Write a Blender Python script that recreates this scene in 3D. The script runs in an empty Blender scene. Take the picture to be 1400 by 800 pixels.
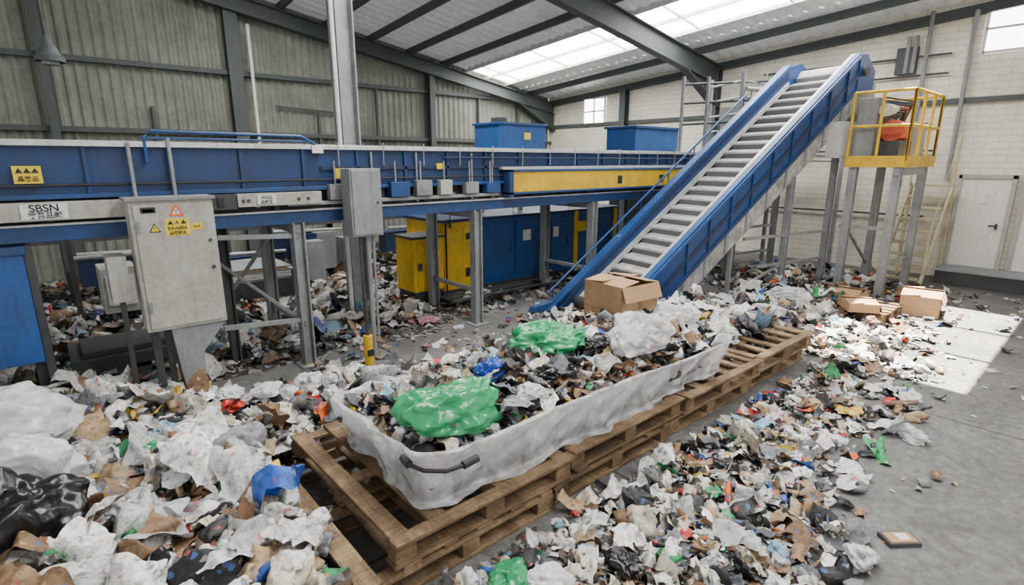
import bpy, bmesh, math, random
import numpy as np
from mathutils import Vector, Matrix
random.seed(7); rng=np.random.default_rng(7)
C=bpy.context.scene.collection

# ------------------------------------------------------------------ materials
def newmat(name):
    m=bpy.data.materials.new(name); m.use_nodes=True
    nt=m.node_tree; b=nt.nodes['Principled BSDF']; return m,nt,b
def N(nt,t,**k):
    n=nt.nodes.new(t)
    for a,v in k.items(): setattr(n,a,v)
    return n
def coords(nt,scale=(1,1,1)):
    tc=N(nt,'ShaderNodeTexCoord'); mp=N(nt,'ShaderNodeMapping'); mp.inputs['Scale'].default_value=scale
    nt.links.new(tc.outputs['Object'],mp.inputs['Vector']); return mp.outputs['Vector']
def noise(nt,vec,scale,detail=5,rough=.6,dist=0,out='Fac'):
    n=N(nt,'ShaderNodeTexNoise'); n.inputs['Scale'].default_value=scale; n.inputs['Detail'].default_value=detail
    n.inputs['Roughness'].default_value=rough; n.inputs['Distortion'].default_value=dist
    nt.links.new(vec,n.inputs['Vector']); return n.outputs[out]
def ramp(nt,fac,stops):
    r=N(nt,'ShaderNodeValToRGB'); e=r.color_ramp.elements
    while len(e)<len(stops): e.new(.5)
    for i,(p,c) in enumerate(stops):
        e[i].position=p; e[i].color=(c[0],c[1],c[2],1)
    nt.links.new(fac,r.inputs['Fac']); return r.outputs['Color']
def mixc(nt,fac,a,b,mode='MIX'):
    m=N(nt,'ShaderNodeMix',data_type='RGBA',blend_type=mode)
    if isinstance(fac,(int,float)): m.inputs[0].default_value=fac
    else: nt.links.new(fac,m.inputs[0])
    for s,v in ((m.inputs[6],a),(m.inputs[7],b)):
        if isinstance(v,(tuple,list)): s.default_value=(v[0],v[1],v[2],1)
        else: nt.links.new(v,s)
    return m.outputs[2]
def bump(nt,b,h,st=.3,d=.01):
    bp=N(nt,'ShaderNodeBump'); bp.inputs['Strength'].default_value=st; bp.inputs['Distance'].default_value=d
    nt.links.new(h,bp.inputs['Height']); nt.links.new(bp.outputs['Normal'],b.inputs['Normal']); return bp
def paint(name,col,rough=.45,metal=0.,dirt=(.12,.11,.10),amt=.45,sc=2.5,bst=.08,streak=.35):
    m,nt,b=newmat(name); v=coords(nt)
    f=noise(nt,v,sc,8,.68,.3); f2=noise(nt,v,sc*9,4,.6)
    r=ramp(nt,f,[(.40,(0,0,0)),(.72,(amt,amt,amt))])
    c=mixc(nt,r,col,dirt)
    s=noise(nt,coords(nt,(14,14,.9)),1.6,5,.65)   # vertical run-off grime
    c=mixc(nt,ramp(nt,s,[(.52,(0,0,0)),(.70,(streak*amt*2,)*3)]),c,tuple(x*.8 for x in dirt))
    c2=mixc(nt,ramp(nt,f2,[(.3,(.76,.76,.76)),(.7,(1,1,1))]),(0,0,0),c)
    nt.links.new(c2,b.inputs['Base Color']); b.inputs['Metallic'].default_value=metal
    rr=N(nt,'ShaderNodeMapRange'); rr.inputs[3].default_value=rough-.1; rr.inputs[4].default_value=rough+.25
    nt.links.new(f,rr.inputs[0]); nt.links.new(rr.outputs[0],b.inputs['Roughness'])
    bump(nt,b,f2,bst); return m
M={}
BD=(.03,.035,.045)
M['blue']=paint('blue_paint',(.006,.042,.16),.4,amt=.7,dirt=BD)
M['blue2']=paint('blue_paint_light',(.008,.060,.22),.4,amt=.6,dirt=BD)
M['blue3']=paint('blue_panel_paint',(.009,.085,.31),.4,amt=.5,dirt=BD)
M['dblue']=paint('dark_blue_paint',(.006,.02,.08),.5,amt=.6,dirt=BD)
M['yellow']=paint('yellow_paint',(.82,.52,.01),.45,amt=.5,dirt=(.16,.10,.03))
M['grey']=paint('grey_steel_paint',(.27,.29,.30),.5,amt=.6)
M['lgrey']=paint('light_grey_enamel',(.46,.455,.41),.45,amt=.45,dirt=(.17,.15,.12))
M['dgrey']=paint('dark_steel',(.035,.04,.045),.55,amt=.4)
M['galv']=paint('galvanised_steel',(.36,.38,.39),.4,.4,amt=.5)
M['silver']=paint('bare_aluminium',(.68,.69,.70),.35,.3,amt=.4)
M['rafter']=paint('green_grey_steel',(.055,.072,.072),.6,amt=.4)
M['white']=paint('white_enamel',(.72,.73,.72),.5,amt=.3)
M['door']=paint('cream_door_paint',(.82,.81,.76),.5,amt=.15)
M['black']=paint('black_rubber',(.015,.015,.017),.6,amt=.2)
M['redor']=paint('orange_red_paint',(.6,.08,.02),.5,amt=.3)
M['skirt']=paint('weathered_white_panel',(.50,.51,.50),.5,.1,amt=.9,sc=5)
M['rubber']=paint('belt_grey',(.60,.60,.58),.4,amt=.6,sc=6)
M['riser']=paint('belt_dark',(.10,.105,.11),.6,amt=.4)
M['card']=paint('cardboard',(.44,.265,.135),.8,amt=.3,dirt=(.2,.12,.06),sc=4)
M['cardin']=paint('cardboard_inside',(.30,.175,.09),.85,amt=.3,dirt=(.2,.12,.06),sc=4)
M['stY']=paint('sticker_yellow',(.85,.62,.02),.5,amt=.15)
M['stO']=paint('sticker_orange',(.85,.16,.02),.5,amt=.1)
M['stW']=paint('sticker_white',(.8,.8,.78),.5,amt=.2)
M['ink']=paint('sticker_ink',(.015,.015,.015),.5,amt=.0)
M['yelfade']=paint('cream_stair_paint',(.60,.52,.33),.7,amt=.5)

def floor_mat():
    m,nt,b=newmat('stained_concrete'); v=coords(nt)
    f=noise(nt,v,.9,10,.65,.4); g=noise(nt,v,14,6,.7); h=noise(nt,v,3.2,8,.7,1.2)
    c=ramp(nt,f,[(.3,(.075,.074,.072)),(.5,(.135,.132,.128)),(.72,(.21,.205,.195))])
    c=mixc(nt,.6,c,ramp(nt,g,[(.35,(.15,.15,.15)),(.65,(.65,.65,.65))]),'OVERLAY')
    c=mixc(nt,ramp(nt,h,[(.52,(0,0,0)),(.66,(.55,.55,.55))]),c,(.05,.048,.045))
    br=N(nt,'ShaderNodeTexBrick'); br.inputs['Scale'].default_value=1; br.offset=0
    br.inputs['Brick Width'].default_value=3.0; br.inputs['Row Height'].default_value=2.6; br.inputs['Mortar Size'].default_value=.012
    br.inputs['Color1'].default_value=(1,1,1,1); br.inputs['Color2'].default_value=(.93,.93,.93,1); br.inputs['Mortar'].default_value=(.3,.3,.3,1)
    nt.links.new(v,br.inputs['Vector'])
    c=mixc(nt,1.,c,br.outputs['Color'],'MULTIPLY')
    sp=noise(nt,v,45,3,.6); c=mixc(nt,ramp(nt,sp,[(.66,(0,0,0)),(.72,(.5,.5,.5))]),c,(.5,.48,.44))
    nt.links.new(c,b.inputs['Base Color'])
    nt.links.new(ramp(nt,f,[(.3,(.42,.42,.42)),(.6,(.8,.8,.8))]),b.inputs['Roughness'])
    bump(nt,b,g,.25,.01); return m
M['floor']=floor_mat()
def brick_mat():
    m,nt,b=newmat('painted_blockwork')
    tc=N(nt,'ShaderNodeTexCoord'); sx=N(nt,'ShaderNodeSeparateXYZ'); cx=N(nt,'ShaderNodeCombineXYZ')
    nt.links.new(tc.outputs['Object'],sx.inputs[0]); nt.links.new(sx.outputs[1],cx.inputs[0]); nt.links.new(sx.outputs[2],cx.inputs[1])
    br=N(nt,'ShaderNodeTexBrick'); br.inputs['Scale'].default_value=1
    br.inputs['Brick Width'].default_value=.36; br.inputs['Row Height'].default_value=.12; br.inputs['Mortar Size'].default_value=.006
    br.inputs['Color1'].default_value=(.76,.72,.61,1); br.inputs['Color2'].default_value=(.70,.66,.56,1); br.inputs['Mortar'].default_value=(.46,.43,.36,1)
    nt.links.new(cx.outputs[0],br.inputs['Vector'])
    f=noise(nt,tc.outputs['Object'],1.2,8,.7,.3)
    c=mixc(nt,ramp(nt,f,[(.42,(0,0,0)),(.8,(.6,.6,.6))]),br.outputs['Color'],(.36,.33,.27))
    nt.links.new(c,b.inputs['Base Color']); b.inputs['Roughness'].default_value=.75
    bump(nt,b,br.outputs['Color'],.3,.01); return m
M['brick']=brick_mat()
M['clad']=paint('green_grey_cladding',(.24,.25,.205),.6,amt=.6,sc=1.2,dirt=(.08,.09,.075))
M['roofp']=paint('roof_sheet_added_glow',(.80,.80,.78),.6,amt=.35,sc=1.0,dirt=(.4,.4,.38))
bb=M['roofp'].node_tree.nodes['Principled BSDF']; bb.inputs['Emission Color'].default_value=(.97,.98,1,1); bb.inputs['Emission Strength'].default_value=.10  # faint glow added to the opaque sheets to brighten the roof underside
def wood_mat():
    m,nt,b=newmat('weathered_pallet_wood'); v=coords(nt)
    big=noise(nt,v,2.6,4,.6); g1=noise(nt,coords(nt,(3,40,40)),2.2,6,.7,.4); g2=noise(nt,coords(nt,(40,3,40)),2.2,6,.7,.4)
    g=mixc(nt,.5,g1,g2)
    c=ramp(nt,big,[(.3,(.085,.05,.028)),(.5,(.19,.12,.062)),(.7,(.38,.265,.15))])
    c=mixc(nt,.9,c,ramp(nt,g,[(.36,(.08,.08,.08)),(.62,(.75,.75,.75))]),'OVERLAY')
    nt.links.new(c,b.inputs['Base Color']); b.inputs['Roughness'].default_value=.85; bump(nt,b,g,.6,.012); return m
M['wood']=wood_mat()
def film_mat(name,col,rough=.2,tr=.2,bs=.5,clear=0.,sc=7,stretch=(1,1,1)):
    m,nt,b=newmat(name); v=coords(nt,stretch)
    f=noise(nt,v,6,6,.6,1.0)
    n1=N(nt,'ShaderNodeTexNoise',noise_type='RIDGED_MULTIFRACTAL'); n1.inputs['Scale'].default_value=sc; n1.inputs['Detail'].default_value=4; n1.inputs['Distortion'].default_value=.8; n1.inputs['Roughness'].default_value=.6
    nt.links.new(v,n1.inputs['Vector'])
    nz=noise(nt,v,8,3,.6,0,'Color'); ad=N(nt,'ShaderNodeVectorMath',operation='MULTIPLY_ADD'); nt.links.new(nz,ad.inputs[0]); ad.inputs[1].default_value=(.12,.12,.12); nt.links.new(v,ad.inputs[2])
    vo=N(nt,'ShaderNodeTexVoronoi',feature='DISTANCE_TO_EDGE'); vo.inputs['Scale'].default_value=sc*2.2; nt.links.new(ad.outputs[0],vo.inputs['Vector'])
    h=N(nt,'ShaderNodeMath',operation='MULTIPLY_ADD'); nt.links.new(vo.outputs['Distance'],h.inputs[0]); h.inputs[1].default_value=-1.1; nt.links.new(n1.outputs['Fac'],h.inputs[2])
    c=mixc(nt,ramp(nt,f,[(.35,(0,0,0)),(.7,(1,1,1))]),tuple(x*.72 for x in col),col)
    nt.links.new(c,b.inputs['Base Color']); b.inputs['Roughness'].default_value=rough
    bp=bump(nt,b,h.outputs[0],bs,.03)
    t=N(nt,'ShaderNodeBsdfTranslucent'); t.inputs[0].default_value=(*col,1)
    mx=N(nt,'ShaderNodeMixShader'); mx.inputs[0].default_value=tr
    nt.links.new(b.outputs[0],mx.inputs[1]); nt.links.new(t.outputs[0],mx.inputs[2]); o=mx.outputs[0]
    if clear>0:
        tp=N(nt,'ShaderNodeBsdfTransparent'); m2=N(nt,'ShaderNodeMixShader'); nt.links.new(ramp(nt,f,[(.35,(clear*1.5,)*3),(.65,(clear*.5,)*3)]),m2.inputs[0])
        nt.links.new(o,m2.inputs[1]); nt.links.new(tp.outputs[0],m2.inputs[2]); o=m2.outputs[0]
    nt.links.new(o,nt.nodes['Material Output'].inputs[0]); return m
M['film']=film_mat('clear_white_film',(.82,.84,.86),.10,.2,.6,.35)
M['liner']=film_mat('tray_liner_film',(.86,.88,.90),.10,.2,.55,.42,5,(1,1,.6))
M['filmg']=film_mat('green_film',(.045,.40,.16),.16,.2,.28,0,5)
M['filmb']=film_mat('blue_film',(.02,.10,.55),.2,.2,.3)
M['filmk']=film_mat('black_film',(.008,.008,.010),.28,.03,.15,0,4)
M['filmlb']=film_mat('pale_blue_film',(.35,.62,.75))
M['filmw']=film_mat('white_bag_film',(.84,.85,.86),.16,.2,.4,.12,5)
M['filmr']=film_mat('red_film',(.65,.04,.03))
def litter_mat():
    m,nt,b=newmat('loose_litter'); a=N(nt,'ShaderNodeAttribute'); a.attribute_name='Col'
    v=coords(nt); f=noise(nt,v,24,5,.7,.6)
    c=mixc(nt,1.,a.outputs['Color'],ramp(nt,f,[(.32,(.40,.38,.35)),(.55,(1,1,1))]),'MULTIPLY')
    vo=N(nt,'ShaderNodeTexVoronoi'); vo.inputs['Scale'].default_value=38; nt.links.new(v,vo.inputs['Vector'])
    s=N(nt,'ShaderNodeSeparateColor'); nt.links.new(vo.outputs['Color'],s.inputs[0])
    pr=ramp(nt,s.outputs[0],[(.86,(0,0,0)),(.90,(.65,.65,.65))]); pr.node.color_ramp.interpolation='CONSTANT'
    pc=ramp(nt,s.outputs[1],[(.0,(.05,.05,.06)),(.35,(.35,.33,.30)),(.6,(.05,.12,.35)),(.75,(.45,.06,.05)),(.88,(.5,.4,.2))]); pc.node.color_ramp.interpolation='CONSTANT'
    c=mixc(nt,pr,c,pc)
    nt.links.new(c,b.inputs['Base Color']); b.inputs['Roughness'].default_value=.42
    bump(nt,b,f,.6,.02); return m
M['litter']=litter_mat()
def under_mat():
    m,nt,b=newmat('compacted_litter_base'); v=coords(nt)
    vo=N(nt,'ShaderNodeTexVoronoi'); vo.inputs['Scale'].default_value=20; nt.links.new(v,vo.inputs['Vector'])
    s=N(nt,'ShaderNodeSeparateColor'); nt.links.new(vo.outputs['Color'],s.inputs[0])
    c=ramp(nt,s.outputs[0],[(.0,(.012,.012,.012)),(.4,(.04,.033,.028)),(.7,(.10,.085,.07)),(.9,(.26,.25,.24))])
    nt.links.new(c,b.inputs['Base Color']); b.inputs['Roughness'].default_value=.9
    bump(nt,b,vo.outputs['Distance'],.8,.03); return m
M['under']=under_mat()
def emis(name,col,st):
    m,nt,b=newmat(name); b.inputs['Base Color'].default_value=(*col,1)
    b.inputs['Emission Color'].default_value=(*col,1); b.inputs['Emission Strength'].default_value=st; return m
M['sky']=emis('skylight_glazing_and_added_glow',(1.,.98,.95),23.0)
M['win']=emis('frosted_window_glass',(.98,.98,1.),9.0)

# ------------------------------------------------------------------ mesh builder
class MB:
    def __init__(s): s.v=[];s.f=[];s.m=[];s.mats=[]
    def mi(s,k):
        if k not in s.mats: s.mats.append(k)
        return s.mats.index(k)
    def add(s,vs,fs,k):
        o=len(s.v); s.v+= [tuple(x) for x in vs]; i=s.mi(k)
        for f in fs: s.f.append([o+a for a in f]); s.m.append(i)
    def box(s,x0,x1,y0,y1,z0,z1,k,T=None):
        vs=[Vector((x,y,z)) for x in (x0,x1) for y in (y0,y1) for z in (z0,z1)]
        if T: vs=[T(p) if callable(T) else T@p for p in vs]
        s.add(vs,[(0,1,3,2),(4,6,7,5),(0,4,5,1),(2,3,7,6),(0,2,6,4),(1,5,7,3)],k)
    def tube(s,pts,r,k,n=10):
        pts=[Vector(p) for p in pts]; rings=[]
        for i,p in enumerate(pts):
            if i==0: d=pts[1]-p
            elif i==len(pts)-1: d=p-pts[-2]
            else: d=(pts[i+1]-p).normalized()+(p-pts[i-1]).normalized()
            d.normalize(); a=Vector((0,0,1)) if abs(d.z)<.9 else Vector((1,0,0))
            u=d.cross(a).normalized(); w=d.cross(u)
            rings.append([p+(u*math.cos(2*math.pi*j/n)+w*math.sin(2*math.pi*j/n))*r for j in range(n)])
        vs=[q for R in rings for q in R]; fs=[]
        for i in range(len(pts)-1):
            for j in range(n): fs.append((i*n+j,i*n+(j+1)%n,(i+1)*n+(j+1)%n,(i+1)*n+j))
        fs.append(tuple(range(n))[::-1]); fs.append(tuple((len(pts)-1)*n+j for j in range(n)))
        s.add(vs,fs,k)
    def beam(s,p0,p1,w,h,k,up=(0,0,1)):
        p0=Vector(p0);p1=Vector(p1);d=(p1-p0).normalized();u=Vector(up)
        if abs(d.dot(u))>.99:u=Vector((0,1,0))
        a=d.cross(u).normalized();b=a.cross(d).normalized()
        vs=[p+a*(w/2*i)+b*(h/2*j) for p in (p0,p1) for i in (-1,1) for j in (-1,1)]
        s.add(vs,[(0,1,3,2),(4,6,7,5),(0,4,5,1),(2,3,7,6),(0,2,6,4),(1,5,7,3)],k)
    def ibeam(s,p0,p1,w,h,k,up=(0,0,1),t=.02):
        p0=Vector(p0);p1=Vector(p1);d=(p1-p0).normalized();u=Vector(up)
        if abs(d.dot(u))>.99:u=Vector((0,1,0))
        a=d.cross(u).normalized();b=a.cross(d).normalized(); U=tuple(u)
        s.beam(p0+b*(h/2-t/2),p1+b*(h/2-t/2),w,t,k,U)
        s.beam(p0-b*(h/2-t/2),p1-b*(h/2-t/2),w,t,k,U)
        s.beam(p0,p1,t,h-2*t,k,U)
    def prism(s,poly,off,k):
        n=len(poly); a=[Vector(p) for p in poly]; b=[p+Vector(off) for p in a]
        fs=[tuple(range(n)),tuple(range(2*n-1,n-1,-1))]+[(i,i+n,(i+1)%n+n,(i+1)%n) for i in range(n)]
        s.add(a+b,fs,k)
    def build(s,name,bev=.004,smooth=False,parent=None):
        me=bpy.data.meshes.new(name); me.from_pydata(s.v,[],s.f); 
        for k in s.mats: me.materials.append(M[k])
        me.polygons.foreach_set('material_index',s.m)
        bm=bmesh.new(); bm.from_mesh(me); bmesh.ops.recalc_face_normals(bm,faces=bm.faces); bm.to_mesh(me); bm.free()
        if smooth: me.polygons.foreach_set('use_smooth',[True]*len(me.polygons))
        me.update(); ob=bpy.data.objects.new(name,me); C.objects.link(ob)
        if bev:
            b=ob.modifiers.new('bevel','BEVEL'); b.width=bev; b.segments=1; b.limit_method='ANGLE'; b.angle_limit=math.radians(50)
        if parent: ob.parent=parent
        return ob
def text(name,body,loc,size,mat,parent,rot=(math.pi/2,0,0),ext=.0008):
    cu=bpy.data.curves.new(name,'FONT'); cu.body=body; cu.size=size; cu.extrude=ext; cu.offset=size*.015; cu.align_x='CENTER'; cu.align_y='CENTER'
    cu.materials.append(M[mat]); ob=bpy.data.objects.new(name,cu); ob.location=loc; ob.rotation_euler=rot; C.objects.link(ob); ob.parent=parent; return ob

# ------------------------------------------------------------------ hall shell (x = along the lines, y = across)
XW,YW=13.7,13.9
def R(x,y): return 4.35+.163*(XW-x)+.076*(YW-y)
b=MB(); b.box(-9,XW+.2,-6,YW+.2,-.2,0,'floor'); b.build('floor',0)
b=MB(); xs=np.arange(-9,XW+.01,.045); pr=[0,.03,.03,0]
vs=[];fs=[]
for i,x in enumerate(xs):
    y=YW-pr[i%4]; vs+=[(x,y,0),(x,y,R(x,YW)+.05)]
for i in range(len(xs)-1): fs.append((2*i,2*i+2,2*i+3,2*i+1))
b.add(vs,fs,'clad')
b.build('wall_left',0)
b=MB(); y0=-6
b.prism([(XW,y0,0),(XW,YW,0),(XW,YW,R(XW,YW)+.05),(XW,y0,R(XW,y0)+.05)],(.2,0,0),'brick'); b.build('wall_right',0)
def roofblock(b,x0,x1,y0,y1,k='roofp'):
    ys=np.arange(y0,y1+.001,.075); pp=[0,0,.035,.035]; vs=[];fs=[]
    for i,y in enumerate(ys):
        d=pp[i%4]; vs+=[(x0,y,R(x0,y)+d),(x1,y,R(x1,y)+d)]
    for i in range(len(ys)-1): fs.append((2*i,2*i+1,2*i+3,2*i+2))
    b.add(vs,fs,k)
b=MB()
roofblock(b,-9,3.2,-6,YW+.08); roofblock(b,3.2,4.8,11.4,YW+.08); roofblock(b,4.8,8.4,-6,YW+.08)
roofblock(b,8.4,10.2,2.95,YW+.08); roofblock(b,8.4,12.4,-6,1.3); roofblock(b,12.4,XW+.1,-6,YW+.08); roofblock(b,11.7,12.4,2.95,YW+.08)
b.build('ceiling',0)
b=MB()
def sk(b,x0,x1,y0,y1):
    n=max(1,int((y1-y0)/1.5)); 
    for i in range(n):
        a=y0+(y1-y0)*i/n; c=y0+(y1-y0)*(i+1)/n
        b.add([(x0,a,R(x0,a)-.01),(x1,a,R(x1,a)-.01),(x1,c,R(x1,c)-.01),(x0,c,R(x0,c)-.01)],[(0,3,2,1)],'sky')
sk(b,10.2,11.7,2.95,YW-.2); sk(b,3.2,4.8,-6,11.4)  # second strip is unseen overhead, added to light the foreground
for x0,x1,ya,yb in ((10.2,11.7,2.95,YW),(3.2,4.8,-6,11.4)):
    for x in (x0,(x0+x1)/2,x1): b.beam((x,ya,R(x,ya)-.02),(x,yb,R(x,yb)-.02),.05,.12,'white')
    y=ya+.2
    while y<yb: b.beam((x0,y,R(x0,y)-.03),(x1,y,R(x1,y)-.03),.03,.05,'lgrey'); y+=2.0
b.build('window_skylight_plus_added_strip',0)
b=MB()
for y in (-5.2,.95,7.7,13.62):
    h=.46 if y<13 else .34
    b.ibeam((-9,y,R(-9,y)-.2-h/2),(XW-.05,y,R(XW,y)-.2-h/2),.22,h,'rafter')
    xx=XW-.05; b.prism([(xx-1.6,y-.015,R(xx-1.6,y)-.2-h),(xx,y-.015,R(xx,y)-.2-h),(xx,y-.015,R(xx,y)-.75-h)],(0,.03,0),'rafter')
    b.beam((xx-1.6,y,R(xx-1.6,y)-.2-h),(xx,y,R(xx,y)-.75-h),.22,.03,'rafter')
x=-8.6
while x<13.6:
    if not (3.2<x<4.8 or 10.25<x<11.65):
        ys_=-6 if not 8.3<x<12.5 else 2.95
        b.beam((x,ys_,R(x,ys_)-.1),(x,YW-.05,R(x,YW)-.1),.07,.16,'rafter')
    x+=1.12
for y in (1.3,2.95): b.beam((8.4,y,R(8.4,y)),(12.4,y,R(12.4,y)),.05,.1,'white')
for x in (8.4,9.7,11.1,12.4): b.beam((x,1.3,R(x,1.3)),(x,2.95,R(x,2.95)),.05,.1,'white')
b.build('roof_steelwork',0)
b=MB()
for x,w in ((.46,.14),(3.75,.28),(8.85,.16),(-4,.2)):
    b.ibeam((x,YW-.17,0),(x,YW-.17,R(x,YW)-.1),w,.22,'rafter')
for x in (2.1,5.6,7.2,10.6,12.2): b.beam((x,YW-.1,0),(x,YW-.1,4.2 if x>7 else 3.4),.06,.08,'rafter')
for z in (1.6,2.9,4.2): b.beam((-9,YW-.1,z),(XW,YW-.1,z),.12,.1,'rafter')
b.tube([(4.05,YW-.4,2),(4.05,YW-.4,5.2)],.035,'white')
b.beam((4.6,YW-.12,3.55),(6.6,YW-.12,3.45),.05,.04,'dgrey')
b.build('wall_left_framing',0)
b=MB()
for y in (7.7,10.6): b.ibeam((XW-.12,y,0),(XW-.12,y,R(XW,y)-.2),.2,.22,'rafter',up=(1,0,0))
b.beam((XW-.04,-6,3.42),(XW-.04,YW,3.42),.07,.09,'rafter')
b.beam((XW-.05,-6,R(XW,-6)-.2),(XW-.05,YW,R(XW,YW)-.2),.1,.18,'rafter')
for y,z0,z1 in ((2.62,1.9,5.0),(3.3,2.8,5.1),(3.5,4.0,4.7),(3.62,4.0,4.7)): b.tube([(XW-.1,y,z0),(XW-.1,y,z1)],.04,'grey')
for z in (4.3,3.95,2.5,1.2): b.tube([(XW-.08,2.9,z),(XW-.08,6.5,z)],.02,'dgrey')
b.box(XW-.12,XW-.01,3.45,3.8,4.0,4.5,'dgrey')
b.build('wall_right_framing',0)
def window(name,y0,y1,z0,z1,nx=2,nz=2):
    b=MB(); x=XW-.02
    b.box(x,x+.01,y0,y1,z0,z1,'win')
    for i in range(nx+1):
        y=y0+(y1-y0)*i/nx; b.box(x-.04,x,y-.02,y+.02,z0-.02,z1+.02,'white')
    for i in range(nz+1):
        z=z0+(z1-z0)*i/nz; b.box(x-.04,x,y0,y1,z-.02,z+.02,'white')
    b.build(name,0)
window('window_1',11.4,12.25,3.42,4.2); window('window_2',1.2,2.45,4.25,5.05)
b=MB(); x=XW
b.box(x-.06,x-.01,1.65,2.38,.28,1.97,'door'); 
for a,c,d,e in ((1.58,1.65,.28,2.04),(2.38,2.44,.28,2.04),(1.58,2.44,1.97,2.04)): b.box(x-.09,x-.01,a,c,d,e,'lgrey')
b.tube([(x-.12,1.75,1.1),(x-.12,1.86,1.1)],.015,'dgrey'); b.box(x-.1,x-.055,1.73,1.77,1.04,1.14,'dgrey'); b.box(x-.07,x-.055,1.95,2.08,1.5,1.68,'stW')
b.build('door_1')
b=MB(); b.box(x-.06,x-.01,.55,1.42,.28,1.97,'door')
for a,c,d,e in ((.48,.55,.28,2.04),(1.42,1.5,.28,2.04),(.48,1.5,1.97,2.04)): b.box(x-.09,x-.01,a,c,d,e,'lgrey')
b.build('door_2')
b=MB(); b.box(12.85,XW-.01,-2,2.4,.0,.26,'dgrey'); b.box(12.82,XW-.01,-2,2.42,.26,.29,'grey'); b.build('entrance_landing')

# pendant lamp
b=MB(); lx,ly=.42,10.
b.tube([(lx,ly,3.8),(lx-.03,ly,R(lx,ly))],.012,'dgrey')
prof=[(.05,3.92),(.06,3.82),(.10,3.77),(.13,3.70),(.17,3.66),(.17,3.6)]
for (r0,z0),(r1,z1) in zip(prof,prof[1:]):
    n=20; vs=[(lx+r*math.cos(2*math.pi*j/n),ly+r*math.sin(2*math.pi*j/n),z) for r,z in ((r0,z0),(r1,z1)) for j in range(n)]
    b.add(vs,[(j,(j+1)%n,n+(j+1)%n,n+j) for j in range(n)],'rafter')
b.tube([(lx,ly,3.66),(lx,ly,3.56)],.1,'grey',16)
b.build('pendant_lamp',0)
b=MB(); b.ibeam((3.5,7.62,0),(3.5,7.62,R(3.5,7.62)-.6),.26,.26,'galv',up=(1,0,0)); b.box(3.3,3.7,7.42,7.82,0,.03,'galv')
b.tube([(3.3,7.45,0.),(3.3,7.45,5.6)],.03,'white'); b.build('steel_column',0)

# ------------------------------------------------------------------ long sorting conveyor
YF=6.0
b=MB(); XA,XB=-4.,12.0
b.box(XA,XB,YF,YF+.05,2.02,2.42,'blue'); b.box(XA,XB,YF+1.15,YF+1.2,2.02,2.42,'blue')
b.box(XA,XB,YF-.06,YF+.06,2.42,2.47,'silver'); b.box(XA,XB,YF-.05,YF+.05,1.99,2.03,'blue2')
b.box(XA,XB,YF+1.1,YF+1.25,2.42,2.47,'silver')
b.box(XA,XB,YF+.06,YF+1.12,2.3,2.33,'black')
b.box(XA,XB,YF-.02,YF+.1,1.64,1.78,'blue2'); b.box(XA,XB,YF-.05,YF+.12,1.77,1.79,'silver')
b.box(XA,XB,YF+1.1,YF+1.2,1.64,1.78,'blue')
b.box(XA,XB,YF+.3,YF+.9,1.84,1.9,'dgrey')
x=XA
while x<XB:
    b.box(x,x+.035,YF-.03,YF,2.03,2.42,'blue'); b.box(x+.3,x+.36,YF+.02,YF+.07,1.78,2.0,'dgrey')
    b.tube([(x+.15,YF+.05,1.86),(x+.15,YF+1.15,1.86)],.04,'galv'); x+=.62
b.box(XA,XB,YF+.1,YF+.14,1.78,2.0,'dgrey')
b.box(2.4,XB,YF-.03,YF,2.2,2.24,'dblue'); b.tube([(XA,YF-.04,2.1),(XB,YF-.04,2.1)],.012,'black')
b.box(-1.2,1.05,YF-.12,YF-.01,1.82,1.97,'lgrey'); b.box(1.06,1.5,YF-.10,YF-.01,1.83,1.98,'dgrey'); b.box(1.5,2.35,YF-.12,YF-.01,1.85,1.98,'lgrey')
for x in (1.12,1.22,1.32): b.box(x,x+.06,YF-.115,YF-.1,1.86,1.95,'black')
for x in (1.55,1.6,2.1,2.2): b.tube([(x,YF-.13,1.91),(x,YF-.11,1.91)],.018,'dgrey')
b.box(2.0,4.9,YF-.07,YF-.01,1.83,1.87,'galv')
rr=random.Random(5)
for x in (2.45,3.2,3.55,3.9,4.3,4.65): 
    w=rr.uniform(.12,.28); b.box(x,x+w,YF-.12,YF-.02,1.88,rr.uniform(1.96,2.08),rr.choice(['grey','blue2','dgrey','lgrey'])); b.tube([(x+.08,YF-.08,1.95),(x+.08,YF-.08,2.3)],.01,'galv')
for x in (3.0,3.6,4.45,4.8): b.tube([(x,YF-.04,1.8),(x,YF-.04,2.4)],.012,'galv')
b.box(5.05,9.9,YF-.16,YF-.05,1.87,2.15,'yellow'); b.box(5.0,5.08,YF-.18,YF-.03,1.8,2.18,'blue'); b.box(5.0,9.9,YF-.18,YF-.03,2.15,2.18,'blue2'); b.box(5.0,9.9,YF-.18,YF-.03,1.84,1.87,'blue2')
for x in (7.4,8.6): b.box(x,x+.12,YF-.165,YF-.16,1.93,2.06,'ink')
b.box(4.95,10,YF-.1,YF,2.18,2.22,'silver')
zt=2.56
b.tube([(.80,YF-.05,2.28),(.80,YF-.05,zt-.05),(.86,YF-.05,zt),(2.2,YF-.05,zt-.01),(2.35,YF-.05,2.47)],.018,'blue2')
b.tube([(.98,YF-.08,1.97),(.98,YF-.08,2.5)],.016,'galv'); b.tube([(.67,YF-.08,1.97),(.67,YF-.08,2.46)],.016,'galv')
b.tube([(.80,YF-.05,2.5),(2.28,YF-.05,2.5)],.012,'blue2')
b.box(2.3,2.42,YF-.09,YF-.06,2.38,2.46,'stW')
for x in np.arange(2.6,11,.55): b.tube([(x,YF+.02,2.2),(x,YF-.06,2.25),(x,YF-.06,2.5)],.008,'galv')
b.tube([(4,YF-.05,2.34),(11.8,YF-.05,2.34)],.014,'dblue')
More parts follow.
